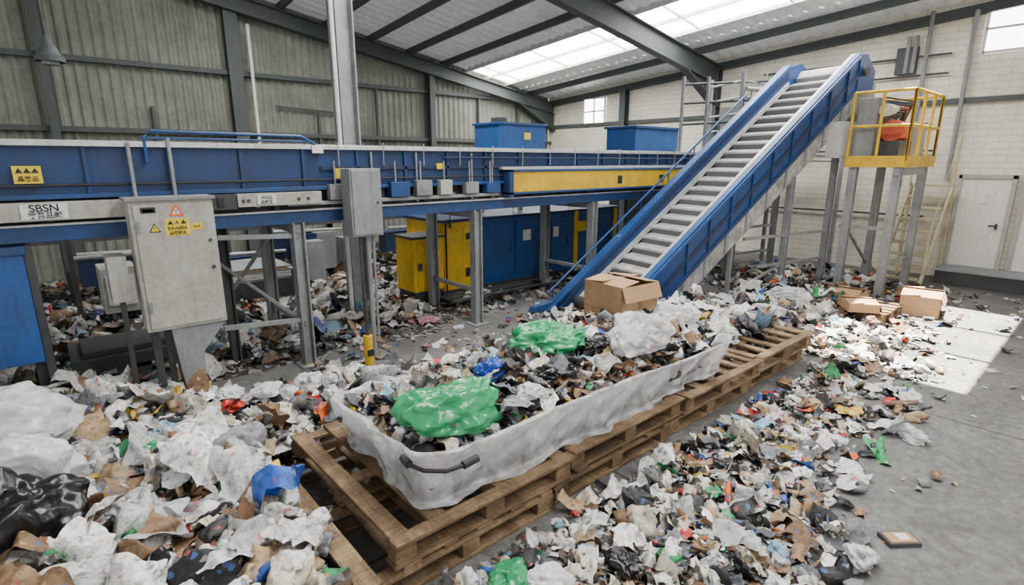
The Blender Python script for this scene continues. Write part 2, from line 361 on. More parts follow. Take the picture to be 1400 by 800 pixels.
for x in (-1.4,2.1,4.55,7.0,9.3,11.5):
    for y in (YF+.02,YF+1.15):
        b.ibeam((x,y,0),(x,y,1.65),.13,.13,'grey',up=(1,0,0)); b.box(x-.12,x+.12,y-.12,y+.12,0,.02,'grey')
    b.beam((x,YF,1.58),(x,YF+1.2,1.58),.08,.1,'grey'); b.beam((x,YF,.5),(x,YF+1.2,.5),.05,.06,'grey')
b.ibeam((1.45,YF+.5,0),(1.45,YF+.5,1.65),.1,.1,'dgrey',up=(1,0,0))
b.beam((1.25,YF-.02,.62),(2.1,YF,.55),.04,.05,'grey'); b.beam((1.3,YF+.02,1.55),(2.1,YF+.02,1.5),.04,.05,'grey')
b.beam((1.3,YF+1.0,.4),(2.1,YF+1.0,1.4),.04,.04,'grey'); b.beam((2.1,YF+.02,.5),(1.3,YF+.5,1.3),.03,.03,'grey')
conv=b.build('sorting_conveyor')
b=MB(); y=YF-.125
b.box(-.12,.18,y-.005,y,1.835,1.96,'stW'); b.box(1.68,1.86,y-.005,y,1.87,1.965,'stW'); b.box(-.12,.06,YF-.045,YF-.005,2.12,2.26,'stY'); b.box(2.56,2.66,YF-.045,YF-.005,2.1,2.22,'stY')
b.box(3.9,4.0,YF-.045,YF-.005,2.2,2.27,'stY')
p=b.build('labels',0,parent=conv)
text('label_text_1','SBSN',(.03,y-.007,1.922),.085,'ink',conv); text('label_text_2','哭苔品賊',(.03,y-.007,1.863),.055,'ink',conv)
text('label_text_3','WSSI',(1.77,y-.007,1.935),.05,'ink',conv); text('label_text_4','品賊苔',(1.77,y-.007,1.89),.04,'ink',conv)
text('label_text_5','▲▲▲',(-.03,YF-.047,2.22),.05,'ink',conv); text('label_text_6','晶哭品',(-.03,YF-.047,2.155),.045,'ink',conv)

b=MB(); b.box(-1.6,-.16,5.95,7.0,.62,1.6,'blue3'); b.box(-1.62,-.14,5.93,7.0,1.55,1.62,'blue2')
for x in (-.2,-.9): b.beam((x,6.1,0),(x,6.1,.65),.07,.07,'dgrey'); b.beam((x,6.9,0),(x,6.9,.65),.07,.07,'dgrey')
b.box(-.9,-.88,5.93,5.96,.65,1.55,'dblue'); b.box(-.16,-.1,5.97,6.05,.0,1.62,'dgrey')
b.build('blue_drive_enclosure')

# electrical cabinet with hopper foot
b=MB()
x0,x1,ya,yb,z0,z1=.56,1.2,5.55,5.83,.82,1.97
b.box(x0,x1,ya,yb,z0,z1,'lgrey'); b.box(x0+.03,x1-.03,ya-.018,ya,z0+.03,z1-.03,'lgrey')
b.box(x0-.02,x1+.02,ya-.03,yb+.02,z1,z1+.025,'grey')
for z in (1.05,1.75): b.box(x0+.035,x0+.06,ya-.032,ya-.018,z-.05,z+.05,'grey')
b.tube([(x1-.06,ya-.03,1.35),(x1-.06,ya-.018,1.35)],.018,'dgrey'); b.tube([(x1-.06,ya-.03,1.6),(x1-.06,ya-.018,1.6)],.014,'dgrey')
b.prism([(.74,ya+.03,.82),(1.2,ya+.03,.82),(.98,ya+.03,.55),(.95,ya+.03,.12),(.80,ya+.03,.12)],(0,.22,0),'grey')
b.beam((.62,ya+.12,0.),(.62,ya+.12,.82),.06,.06,'dgrey'); b.beam((.86,ya+.14,0.),(.86,ya+.14,.3),.12,.1,'grey'); b.beam((.72,ya+.14,0.),(.72,ya+.14,.82),.05,.05,'dgrey')
b.box(.36,.5,ya+.12,yb+.1,1.1,1.5,'lgrey'); b.beam((.43,ya+.2,0),(.43,ya+.2,1.1),.04,.04,'dgrey')
yy=ya-.0185
def st(a,c,d,e,k): b.box(a,c,yy-.003,yy,d,e,k)
st(.64,.75,1.865,1.915,'ink'); st(.655,.735,1.873,1.9,'stY'); 
b.prism([(.84,yy,1.83),(.96,yy,1.83),(.90,yy,1.94)],(0,-.003,0),'stO'); b.prism([(.868,yy-.003,1.846),(.932,yy-.003,1.846),(.90,yy-.003,1.905)],(0,-.002,0),'stW')
st(.80,.99,1.66,1.81,'stY'); st(1.0,1.09,1.70,1.76,'stY')
b.prism([(.68,yy,1.70),(.77,yy,1.70),(.725,yy,1.78)],(0,-.003,0),'ink'); b.prism([(.693,yy-.003,1.708),(.757,yy-.003,1.708),(.725,yy-.003,1.765)],(0,-.002,0),'stY')
cab=b.build('electrical_cabinet',.005)
text('label_text_1','!',(.90,yy-.007,1.868),.05,'ink',cab); text('label_text_2','▲ A ▲',(.895,yy-.005,1.775),.045,'ink',cab); text('label_text_3','RAABBA',(.895,yy-.005,1.725),.04,'ink',cab); text('label_text_4','品哭賊品',(.895,yy-.005,1.683),.033,'ink',cab)
text('label_text_5','AAA',(1.045,yy-.005,1.73),.03,'ink',cab); text('label_text_6','!',(.725,yy-.006,1.73),.04,'ink',cab)

b=MB(); b.box(2.56,2.93,5.62,5.84,1.48,2.22,'grey'); b.box(2.58,2.91,5.605,5.62,1.5,2.2,'grey'); b.tube([(2.87,5.59,1.85),(2.87,5.605,1.85)],.014,'dgrey')
b.box(2.72,2.78,5.84,6.0,1.7,1.76,'grey'); b.box(2.72,2.78,5.84,6.0,2.1,2.16,'grey')
b.tube([(2.68,5.7,1.48),(2.68,5.7,.5)],.018,'dgrey'); b.tube([(2.78,5.72,1.48),(2.78,5.72,0)],.03,'grey'); b.tube([(2.86,5.75,1.48),(2.86,5.75,.3),(3.0,6.2,.2)],.018,'galv')
b.build('junction_box')
b=MB(); b.tube([(2.62,5.55,0),(2.62,5.55,.36)],.055,'yellow',14); b.tube([(2.62,5.55,.36),(2.62,5.55,.85)],.02,'dgrey'); b.box(2.58,2.66,5.49,5.5,.12,.2,'ink'); b.build('yellow_bollard')

b=MB(); b.box(.45,.85,8.6,9.1,.35,.95,'lgrey'); b.box(.9,1.5,8.8,9.4,.4,.85,'dgrey'); b.box(.5,.8,8.58,8.6,.45,.85,'white')
for x in (.5,.8,.95,1.45):
    b.beam((x,8.85,0),(x,8.85,.4),.05,.05,'dgrey')
b.tube([(.2,8.7,1.1),(1.7,8.7,1.1)],.03,'galv'); b.beam((.2,8.7,0),(.2,8.7,1.6),.06,.06,'dgrey'); b.beam((1.7,8.7,0),(1.7,8.7,1.6),.06,.06,'dgrey')
b.build('control_cabinet')
b=MB(); b.box(.0,.9,6.4,7.2,.3,.42,'dgrey'); 
for x in (.05,.85):
    for y in (6.45,7.15): b.beam((x,y,0),(x,y,.3),.05,.05,'dgrey')
b.box(.1,.8,6.5,7.1,.42,.47,'dgrey'); b.build('steel_work_table')
b=MB()
for i in range(7):
    a=random.uniform(-.08,.08); b.box(1.8+a,2.9+a,8.7,9.7,.5+i*.03,.52+i*.03,random.choice(['white','grey','redor','card']))
b.box(1.8,2.9,8.7,9.7,0,.5,'dgrey'); b.build('stacked_sheets')
b=MB(); b.box(-3,9,10.4,10.45,1.1,1.4,'dgrey'); b.box(-3,9,11.2,11.25,1.1,1.4,'dgrey'); b.box(-3,9,10.45,11.2,1.3,1.33,'black')
for x in (-2,.2,2.4,4.6,6.8,8.8):
    for y in (10.42,11.22): b.beam((x,y,0),(x,y,1.1),.09,.09,'dgrey')
for x in (1.,3.6,6.): b.box(x,x+.7,10.0,10.38,.3,1.0,'grey' if x<4 else 'dgrey')
for x in (3.3,4.2,): b.box(x,x+.5,9.6,10.0,.0,.9,'grey')
for x,z in ((.3,.9),(1.9,.7),(3.0,1.0),(5.2,.9)): b.box(x,x+.8,9.9,10.2,z-.4,z,'dblue'); b.tube([(x,9.8,z+.1),(x+1.3,9.85,z+.05)],.03,'galv')
b.build('return_conveyor',0)

# ------------------------------------------------------------------ blue/yellow baler
b=MB(); y=7.5
b.box(5.0,5.68,y,y+1.2,.15,1.3,'yellow'); b.box(5.68,9.6,y,y+1.2,.15,1.3,'blue3'); b.box(4.95,9.65,y-.03,y+1.25,1.3,1.35,'dblue')
for x in (5.76,6.55,7.75,8.6): b.box(x,x+.015,y-.012,y,.22,1.24,'dblue')
for a,c in ((5.80,6.5),(6.6,7.25),(7.5,8.0),(8.65,9.3)): b.box(a,c,y-.02,y,.26,1.2,'blue3'); b.box(c-.08,c-.05,y-.04,y-.02,.65,.85,'dgrey')
for x in (7.3,8.15,9.4): b.box(x,x+.1,y-.035,y,.15,1.32,'yellow')
b.box(8.25,8.5,y-.03,y,.9,1.1,'stY'); b.box(6.75,6.95,y-.024,y-.02,.85,1.05,'stW'); b.box(7.55,7.7,y-.024,y-.02,.85,1.05,'stW')
b.box(5.02,5.04,y-.03,y,.15,1.3,'ink')
b.box(5.05,5.3,y-.02,y,.75,1.15,'yellow'); b.box(5.4,5.6,y-.015,y,.3,.55,'stY'); b.box(5.42,5.58,y-.02,y-.015,.34,.5,'ink')
b.box(5.4,5.62,y-.02,y,.95,1.2,'stY'); b.box(5.43,5.59,y-.024,y-.02,.99,1.1,'ink'); b.box(5.70,5.78,y-.03,y,.2,1.25,'white'); b.tube([(5.74,y-.03,1.1),(5.74,y-.05,1.1)],.03,'redor')
b.tube([(5.1,y-.05,1.22),(5.1,y-.05,1.55),(5.6,y-.05,1.6)],.03,'dgrey')
for x in (5.3,6,6.7,7.4,8.2,9.0): b.tube([(x,y+.2,1.35),(x,y+.2,1.46),(x+.4,y+.25,1.48)],.02,'silver')
b.box(4.95,9.65,y-.02,y+1.25,.0,.15,'dgrey')
b.build('blue_baler')
b=MB(); b.box(4.32,4.88,7.35,7.9,.25,1.10,'yellow'); b.box(4.30,4.9,7.33,7.92,1.10,1.14,'dgrey'); b.box(4.38,4.82,7.33,7.35,.32,1.03,'yellow'); b.box(4.35,4.85,7.38,7.88,0,.25,'dgrey'); b.box(4.38,4.46,7.31,7.33,.6,.72,'dgrey'); b.box(4.55,4.7,7.325,7.33,.75,.95,'stW')
b.build('yellow_pump_cabinet')
b=MB()
for y2 in (6.9,7.1,7.25): b.box(4.75,7.2,y2,y2+.09,.1,.13,'dgrey')
for x in (4.8,5.8,6.9): b.box(x,x+.08,6.9,7.34,0,.1,'dgrey')
b.build('low_skid_frame')
b=MB(); b.box(6.05,7.12,7.3,8.0,2.5,2.92,'blue3'); b.box(6.02,7.15,7.27,8.03,2.90,2.94,'blue2'); b.box(6.1,6.3,7.4,7.6,2.94,3.02,'dgrey'); b.box(6.6,6.75,7.285,7.3,2.66,2.78,'stY')
for x in (6.1,7.05): b.beam((x,7.9,1.36),(x,7.9,2.5),.08,.08,'grey')
b.box(6.0,7.2,7.35,7.9,2.2,2.5,'dgrey'); b.build('blue_feed_hopper')
b=MB(); b.box(10.05,11.7,7.5,8.3,2.5,3.02,'blue3'); b.box(10.0,11.75,7.45,8.35,3.0,3.05,'blue2'); b.box(10.1,11.6,7.6,8.2,0,2.5,'dgrey'); b.build('blue_feed_hopper.001')

# ------------------------------------------------------------------ inclined conveyor
O=Vector((7.08,4.46,0)); ax=Vector((.982,-.189,0)); ay=Vector((.189,.982,0)); K=.747
def IT(p): return O+ax*p[0]+ay*p[1]+Vector((0,0,p[2]))
def L(a,bb,o): return IT((a,bb,max(K*a+o,-5)))
b=MB()
def slab(a0,a1,b0,b1,o0,o1,k,zmin=.03):
    poly=[]
    pts=[(a0,K*a0+o0),(a1,K*a1+o0),(a1,K*a1+o1),(a0,K*a0+o1)]
    out=[]
    for i in range(4):
        p,q=pts[i],pts[(i+1)%4]
        if p[1]>=zmin: out.append(p)
        if (p[1]-zmin)*(q[1]-zmin)<0:
            t=(zmin-p[1])/(q[1]-p[1]); out.append((p[0]+t*(q[0]-p[0]),zmin))
    if len(out)<3: return
    b.prism([IT((p[0],b0,p[1])) for p in out],ay*(b1-b0),k)
A1=4.15
slab(-.1,A1,.0,.04,.0,.34,'skirt'); slab(-.1,A1,-.01,.04,.34,.38,'galv')
slab(-1.3,A1,-.04,.05,.38,1.0,'blue2'); slab(-1.3,A1,-.06,-.04,.62,.70,'dblue'); slab(-1.3,A1,-.07,-.03,.38,.44,'blue'); slab(-1.3,A1,-.07,.0,.95,1.0,'blue3')
slab(-1.3,A1,-.03,.08,1.0,1.02,'blue3'); slab(-1.3,A1,.08,.14,.80,1.02,'silver'); slab(-1.3,A1,.14,.24,.80,.90,'silver')
slab(0,A1,.01,.05,-.03,.02,'galv')
for a in np.arange(.2,4.1,.45): slab(a,a+.05,-.02,.0,.02,.34,'galv'); slab(a,a+.03,-.075,-.04,.44,.95,'blue')
slab(-2.0,A1-.35,1.07,1.15,.55,1.17,'blue2'); slab(-2.0,A1-.35,1.04,1.19,1.15,1.2,'blue3'); slab(-2.0,A1-.35,1.03,1.07,.8,.9,'silver'); slab(-2.0,A1-.35,1.05,1.07,1.0,1.04,'dblue')
b.prism([IT((-1.1,1.07,K*-1.1+1.19)),IT((-1.45,1.07,.16)),IT((-1.8,1.07,.10)),IT((-1.85,1.07,.03)),IT((-1.1,1.07,.03))],ay*.10,'blue2')
slab(-1.0,A1,.1,1.1,.58,.62,'dgrey')
p=.205; a=-1.12
while a<A1:
    zt=K*a+.84
    if zt>.05:
        b.prism([IT((a,.24,zt)),IT((a+p*.99,.24,zt+p*K*.30)),IT((a+p*.99,.24,zt+p*K*.30-.03)),IT((a,.24,zt-.03))],ay*.80,'rubber')
        b.prism([IT((a,.24,zt-.03)),IT((a+.012,.24,zt-.03)),IT((a+.012,.24,zt-p*K*.8)),IT((a,.24,zt-p*K*.8))],ay*.80,'riser')
    a+=p
b.tube([IT((-1.0,.1,.12)),IT((-1.0,1.1,.12))],.09,'dgrey',18)
def rail(bb,o,a0,a1,k,r=.018): b.tube([L(a0,bb,o),L(a1,bb,o)],r,k)
rail(1.3,1.28,-1.4,3.0,'blue3'); 
for a in np.arange(-1.3,3.1,.6): b.tube([L(a,1.2,1.0),L(a,1.3,1.0),L(a,1.3,1.28)],.012,'blue2')
ha=A1; hz=K*ha
b.prism([IT((ha-.05,-.06,hz+.40)),IT((ha-.05,-.06,hz+.98)),IT((ha+.15,-.06,hz+1.0)),IT((ha+.45,-.06,hz+.75)),IT((ha+.45,-.06,hz+.40))],ay*.1,'blue2')
b.prism([IT((ha-.4,1.07,hz+.35)),IT((ha-.4,1.07,hz+.88)),IT((ha+.05,1.07,hz+1.0)),IT((ha+.4,1.07,hz+.7)),IT((ha+.4,1.07,hz+.4))],ay*.1,'blue2')
b.tube([IT((ha+.1,.08,hz+.72)),IT((ha+.1,1.08,hz+.72))],.15,'rubber',20)
b.tube([IT((ha+.1,-.12,hz+.72)),IT((ha+.1,-.06,hz+.72))],.08,'dgrey',16)
b.prism([IT((ha+.12,.05,hz+.05)),IT((ha+.12,.05,hz+.6)),IT((ha+.75,.05,hz+.6)),IT((ha+.75,.05,hz-.1))],ay*1.,'galv')
b.box(ha-.65,ha-.2,-.25,.0,hz-.75,hz-.15,'white',IT)
for a in (2.7,3.9):
    for bb in (.03,1.1):
        z=K*a+.02; q=IT((a,bb,0)); b.ibeam(q,(q.x,q.y,z+.4 if bb>.5 else z),.1,.1,'galv',up=(1,0,0)); b.box(q.x-.1,q.x+.1,q.y-.1,q.y+.1,0,.02,'galv')
for z in (.55,1.05,): b.beam(IT((2.0 if z<.6 else 1.6,.03,z)),IT((3.9,.03,z)),.04,.05,'galv'); b.beam(IT((2.7,1.1,z)),IT((3.9,1.1,z)),.04,.05,'galv')
b.beam(IT((1.3,.03,0)),IT((1.3,.03,.95)),.06,.06,'galv'); b.beam(IT((1.3,1.1,0)),IT((1.3,1.1,1.3)),.06,.06,'galv')
b.beam(IT((1.3,.03,.12)),IT((2.7,.03,.55)),.04,.04,'galv')
b.build('inclined_conveyor')

b=MB()
G=((10.6,5.45),(12.2,5.45),(11.1,6.4),(13.2,5.45),(13.2,4.4))
for (x,y) in G: b.beam((x,y,0),(x,y,3.95),.07,.07,'galv')
for z in (2.3,2.9,3.2,3.5,3.8):
    for (p,q) in ((G[0],G[3]),(G[3],G[4]),(G[0],G[2])): b.tube([(p[0],p[1],z),(q[0],q[1],z)],.022,'galv')
for i in range(9): b.tube([(10.6+i*.3,5.42,2.9),(10.6+i*.3,5.42,3.8+.2*(i%3==0))],.014,'galv')
for z in (3.35,3.65): b.tube([(10.6,5.38,z),(13.1,5.38,z+.1)],.04,'lgrey')
b.box(10.6,13.2,4.9,6.2,2.28,2.32,'galv'); b.box(10.8,11.4,5.5,6.0,2.5,3.35,'lgrey'); b.box(11.9,12.6,5.5,6.,2.5,3.4,'grey')
b.box(10.9,11.3,5.30,5.4,2.9,3.3,'dgrey')
for z in (3.0,3.4,3.75): b.tube([(9.9,6.3,z),(11.4,5.3,z+.1)],.025,'dgrey')
for x,y in ((9.9,6.3),(10.3,6.0)): b.beam((x,y,2.47),(x,y,3.9),.05,.05,'grey')
b.build('head_support_gantry',0)

# ------------------------------------------------------------------ yellow platform
b=MB(); X0,X1,Y0,Y1,Z=10.45,12.1,2.58,3.42,2.3
b.box(X0,X1,Y0,Y1,Z-.03,Z,'galv')
for a,c,d,e in ((X0,X1,Y0-.03,Y0),(X0,X1,Y1,Y1+.03),(X0-.03,X0,Y0,Y1),(X1,X1+.03,Y0,Y1)): b.box(a,c,d,e,Z-.10,Z+.08,'yellow')
def prail(p,q,n):
    for h in (.55,1.08): b.tube([(p[0],p[1],Z+h),(q[0],q[1],Z+h)],.024,'yellow')
    for i in range(n+1):
        t=i/n; x=p[0]+(q[0]-p[0])*t; y=p[1]+(q[1]-p[1])*t; b.tube([(x,y,Z),(x,y,Z+1.08)],.024,'yellow')
prail((X0,Y0),(X1,Y0),3); prail((X1,Y0),(X1,Y1),2); prail((X0,Y0),(X0,Y1),2)
for (x,y) in ((X0+.1,Y0+.1),(X1-.1,Y0+.1),(X0+.1,Y1-.1),(X1-.1,Y1-.1)): b.ibeam((x,y,0),(x,y,Z-.1),.12,.12,'galv',up=(1,0,0)); b.box(x-.1,x+.1,y-.1,y+.1,0,.02,'galv')
b.beam((X0,Y0+.1,Z-.17),(X1,Y0+.1,Z-.17),.08,.12,'galv'); b.beam((X0+.1,Y0,1.2),(X0+.1,Y1,1.2),.05,.06,'galv'); b.beam((X0,Y0+.1,.6),(X1,Y0+.1,.6),.05,.05,'galv'); b.beam((X0+.1,Y1-.1,1.2),(X1,Y1-.1,.3),.04,.04,'galv')
b.build('access_platform',0)
b=MB(); b.tube([(10.7,2.9,2.78),(11.2,2.9,2.78)],.17,'redor',18); b.tube([(11.2,2.9,2.78),(11.35,2.9,2.78)],.12,'dgrey',18); b.box(10.65,11.3,2.75,3.05,2.3,2.62,'dgrey'); b.box(11.5,11.9,2.7,3.2,2.3,2.95,'lgrey'); b.box(10.55,10.8,3.1,3.38,2.3,3.3,'grey'); b.box(10.9,11.45,3.1,3.38,2.3,3.15,'white'); b.box(11.5,11.7,3.1,3.3,2.95,3.3,'dblue')
b.tube([(10.6,3.0,3.1),(11.3,3.0,3.12)],.1,'white',14)
for i in range(8): b.tube([(10.6,3.05,2.95+.05*i),(10.8+i*.1,2.85,3.0+.04*i),(11.6,3.0,2.9)],.015,random.choice(['black','redor','silver','dblue']))
b.build('drive_motor')
b=MB(); xs0,xs1,zt=12.2,13.35,1.85; n=8; ya,yb=2.50,3.12
for i in range(n+1):
    t=i/n; x=xs0+(xs1-xs0)*t; z=.15+(zt-.15)*t; b.box(x,x+.16,ya,yb,z-.045,z,'yelfade')
for y in (ya-.03,yb+.03): b.beam((xs0,y,.05),(xs1+.1,y,zt),.045,.12,'yelfade')
for y in (ya-.03,yb+.03):
    b.tube([(xs0+.05,y,.1),(xs0+.05,y,1.0),(xs1,y,zt+.95),(xs1,y,zt)],.022,'yelfade')
    b.beam((xs1+.1,y,0),(xs1+.1,y,zt),.06,.06,'yelfade')
b.build('access_stair')

# ------------------------------------------------------------------ pallets
def pallet(name,x0,y0,z0,lx,ly,seed,edge=False):
    r=random.Random(seed); b=MB(); h=.16; bt=.024
    nb=max(5,int(lx/.21)); 
    def j(v=.012): return r.uniform(-v,v)
    for i in range(nb):
        w=r.uniform(.085,.13); x=x0+.055+(lx-.11)*i/(nb-1)
        if r.random()<.08 and 0<i<nb-1: continue
        a=j(.02); T=Matrix.Translation((x,y0+ly/2,z0+h-bt/2))@Matrix.Rotation(a,4,'Z')@Matrix.Rotation(j(.006),4,'X')
        b.box(-w/2,w/2,-ly/2+j(.02),ly/2+j(.02),-bt/2,bt/2,'wood',T)
    for k in range(3):
        y=y0+.05+(ly-.1)*k/2
        b.box(x0+j(),x0+lx+j(),y-.05,y+.05,z0+h-2*bt,z0+h-bt,'wood')
        b.box(x0+j(.03),x0+lx+j(.03),y-.055,y+.05,z0,z0+bt,'wood')
        for i in range(3):
            x=x0+.07+(lx-.14)*i/2; b.box(x-.07+j(),x+.07+j(),y-.05,y+.05,z0+bt,z0+h-2*bt,'wood')
    if edge:
        b.box(x0-.01+j(),x0+lx+j(),y0-.045,y0+.05+j(),z0+h,z0+h+.02,'wood')
    return b.build(name,.003)
pn=0
def nm(base):
    global pn
    s=base if pn==0 else '%s.%03d'%(base,pn); pn+=1; return s
xx=.94
for i in range(4): pallet(nm('wooden_pallet'),xx,2.25+.03*i,.0,1.38,1.5-.25*(i>2),i); xx+=1.42
xx=1.15
for i in range(4):
    pallet(nm('wooden_pallet'),xx,2.27+.03*(i%2),.162,1.36,1.56-.7*(i>2),10+i,True); xx+=1.40
pallet(nm('wooden_pallet'),8.9,2.15,.0,.9,.6,31)

# ------------------------------------------------------------------ crumple helpers
def tri(x): return np.abs((x/math.pi)%2-1)
def ridged(P,seed,n=16,k0=3.,k1=20.,pw=1,warp=1.,stretch=None):
    r=np.random.default_rng(seed); Q=P+warp*(.12*np.sin(P[:,[1,2,0]]*4+r.uniform(0,6,3))+.05*np.sin(P[:,[2,0,1]]*11+r.uniform(0,6,3)))
    out=np.zeros(len(P)); tot=0
    for i in range(n):
        d=r.normal(size=3); d/=np.linalg.norm(d); k=k0*(k1/k0)**(i/(n-1)); a=(k0/k)**.9
        out+=a*tri(k*Q@d+r.uniform(0,6))**pw; tot+=a
    return out/tot
def blob(name,c,rad,seed,mat,amp=.35,sub=6,flat=None,rot=0,parent=None,fine=.28):
    bm=bmesh.new(); bmesh.ops.create_icosphere(bm,subdivisions=sub,radius=1); me=bpy.data.meshes.new(name); bm.to_mesh(me); bm.free()
    n=len(me.vertices); P=np.empty(n*3,'f'); me.vertices.foreach_get('co',P); P=P.reshape(-1,3).astype(float)
    d=ridged(P,seed,7,4,16,1.); d2=ridged(P,seed+2,7,14,40,1.2,.8); lo=ridged(P,seed+1,4,1.6,4.2,1)
    Rr=.78+amp*1.1*(d-d.mean())+fine*(d2-d2.mean())+.8*(lo-lo.mean()); Q=P*Rr[:,None]*np.array(rad)[None]
    cr,sr=math.cos(rot),math.sin(rot); Q=Q@np.array([[cr,sr,0],[-sr,cr,0],[0,0,1]])
    fl=-rad[2]*.45 if flat is None else flat
    Q[:,2]=np.where(Q[:,2]<fl,fl+(Q[:,2]-fl)*.1,Q[:,2])
    Q+=np.array(c)[None]
    me.vertices.foreach_set('co',Q.astype('f').ravel()); me.polygons.foreach_set('use_smooth',[True]*len(me.polygons)); me.materials.append(M[mat]); me.update()
    ob=bpy.data.objects.new(name,me); C.objects.link(ob)
    if parent: ob.parent=parent
    return ob

# ------------------------------------------------------------------ film lined tray
def rrect(a,bb,r,n):
    pts=[]
    L1=2*(a-r);L2=2*(bb-r);arc=math.pi/2*r; tot=2*L1+2*L2+4*arc
    for i in range(n):
        s=tot*i/n
        for (kind,ln,prm) in (('l',L1,((-a+r,-bb),(1,0))),('a',arc,((a-r,-bb+r),-math.pi/2)),('l',L2,((a,-bb+r),(0,1))),('a',arc,((a-r,bb-r),0)),('l',L1,((a-r,bb),(-1,0))),('a',arc,((-a+r,bb-r),math.pi/2)),('l',L2,((-a,bb-r),(0,-1))),('a',arc,((-a+r,-bb+r),math.pi))):
            if s<=ln:
                if kind=='l': pts.append((prm[0][0]+prm[1][0]*s,prm[0][1]+prm[1][1]*s,prm[1][1],-prm[1][0],tot*i/n))
                else:
                    t=prm[1]+s/r; pts.append((prm[0][0]+r*math.cos(t),prm[0][1]+r*math.sin(t),math.cos(t),math.sin(t),tot*i/n))
                break
            s-=ln
        else: pts.append(pts[0])
    return np.array(pts)
n=900; base=rrect(1.73,.67,.22,n)
prof=np.array([(-.02,.347),(-.04,.35),(-.05,.36),(-.035,.43),(-.01,.53),(.02,.61),(.045,.665),(.055,.682),(.045,.694),(.02,.685),(-.01,.63),(-.035,.51),(-.06,.41)])
m=64; tt=np.linspace(0,len(prof)-1,m); pf=np.stack([np.interp(tt,range(len(prof)),prof[:,0]),np.interp(tt,range(len(prof)),prof[:,1])],1)
V=[]
for r_ in range(m):
    o,z=pf[r_]; V.append(np.stack([base[:,0]+base[:,2]*o,base[:,1]+base[:,3]*o,np.full(n,z)],1))
V=np.concatenate(V); nrm=np.tile(base[:,2:4],(m,1))
Wv=V*np.array([1,1,.35]); d1=ridged(Wv,55,7,10,34,1.2,.35); d2=ridged(V*np.array([1,1,1.2]),57,9,14,60,1.,.6); lo=ridged(V*np.array([1,1,.25]),56,6,2.,6,1)
hh=np.clip((V[:,2]-.35)/.25,0,1); edge=np.repeat(np.clip(1-np.arange(m)/8.,0,1),n)
amp=.6+.4*hh+.4*edge
V[:,:2]+=nrm*((d1-d1.mean())*.17*amp+(d2-d2.mean())*.15*amp+(lo-lo.mean())*.24*(hh+.4*edge))[:,None]
V[:,2]+=hh*((lo-lo.mean())*.28+(d1-d1.mean())*.12+(d2-d2.mean())*.07)
V[:,2]+=edge*np.clip(d1-d1.mean(),0,1)*.06
V[:,2]=np.maximum(V[:,2],.347)
V+=np.array([3.12,3.0,0])
F=[(r_*n+i,r_*n+(i+1)%n,(r_+1)*n+(i+1)%n,(r_+1)*n+i) for r_ in range(m-1) for i in range(n)]
me=bpy.data.meshes.new('film_lined_tray'); me.from_pydata(V.tolist(),[],F); me.materials.append(M['liner']); me.polygons.foreach_set('use_smooth',[True]*len(F)); me.update()
tray=bpy.data.objects.new('film_lined_tray',me); C.objects.link(tray)
b=MB(); b.tube([(1.345,2.50,.66),(1.335,2.42,.655),(1.37,2.32,.65),(1.46,2.235,.65),(1.58,2.215,.655),(1.66,2.215,.665)],.013,'black'); 
b.tube([(1.345,2.50,.66),(1.337,2.42,.655)],.024,'black'); b.tube([(1.56,2.215,.655),(1.66,2.215,.665)],.024,'black'); b.build('handle',0,parent=tray)

# ------------------------------------------------------------------ litter machinery
def tpl_sheet(n,r,amp,fold):
    g=np.linspace(-.5,.5,n); X,Y=np.meshgrid(g,g,indexing='ij'); X=X.ravel().copy();Y=Y.ravel().copy()
    X+=r.uniform(-.6,.6,n*n)/n*.8; Y+=r.uniform(-.6,.6,n*n)/n*.8; Zz=r.uniform(-1,1,n*n)*amp
    a=r.uniform(0,6.28); q=X*math.cos(a)+Y*math.sin(a); Zz+=np.abs(q)*fold
    V=np.stack([X,Y*r.uniform(.5,1),Zz],1); F=[(i*n+j,(i+1)*n+j,(i+1)*n+j+1,i*n+j+1) for i in range(n-1) for j in range(n-1)]
    return V,np.array(F)
def tpl_card(r,n=3):   # torn stiff card, one fold
    g=np.linspace(-.5,.5,n+1); X,Y=np.meshgrid(g,g,indexing='ij'); X=X.ravel().copy();Y=Y.ravel().copy(); nn=n+1
    bd=(np.abs(X)>.49)|(np.abs(Y)>.49); X+=bd*r.uniform(-.1,.1,nn*nn); Y+=bd*r.uniform(-.1,.1,nn*nn)
    z=np.maximum(0,X-.17)*r.uniform(-1.2,1.6)+np.maximum(0,-Y-.2)*r.uniform(0,.9)
    V=np.stack([X,Y*r.uniform(.4,.9),z],1); F=[(i*nn+j,(i+1)*nn+j,(i+1)*nn+j+1,i*nn+j+1) for i in range(n) for j in range(n)]
    return V,np.array(F)
def tpl_film(r,sd,n=15):
    g=np.linspace(-.5,.5,n); X,Y=np.meshgrid(g,g,indexing='ij'); X=X.ravel();Y=Y.ravel()
    P=np.stack([X,Y,X*0],1); th=np.arctan2(Y,X); rr_=1+.5*ridged(np.stack([np.cos(th),np.sin(th),th*0],1),sd,5,2,9)-.25
    z=.8*(ridged(P*2.2,sd+1,6,2.,12,1,.6)-.5)+.35*(ridged(P,sd+2,3,3,6)-.5)+.22*np.clip(1-4*(X*X+Y*Y),0,1); k=ridged(P*2,sd+3,5,2,9)-.5; k2=ridged(P*2,sd+4,5,2,9)-.5
    V=np.stack([X*rr_*.85+.3*k,Y*rr_*.85*r.uniform(.5,1)+.3*k2,z],1); F=[(i*n+j,(i+1)*n+j,(i+1)*n+j+1,i*n+j+1) for i in range(n-1) for j in range(n-1)]
    return V,np.array(F)
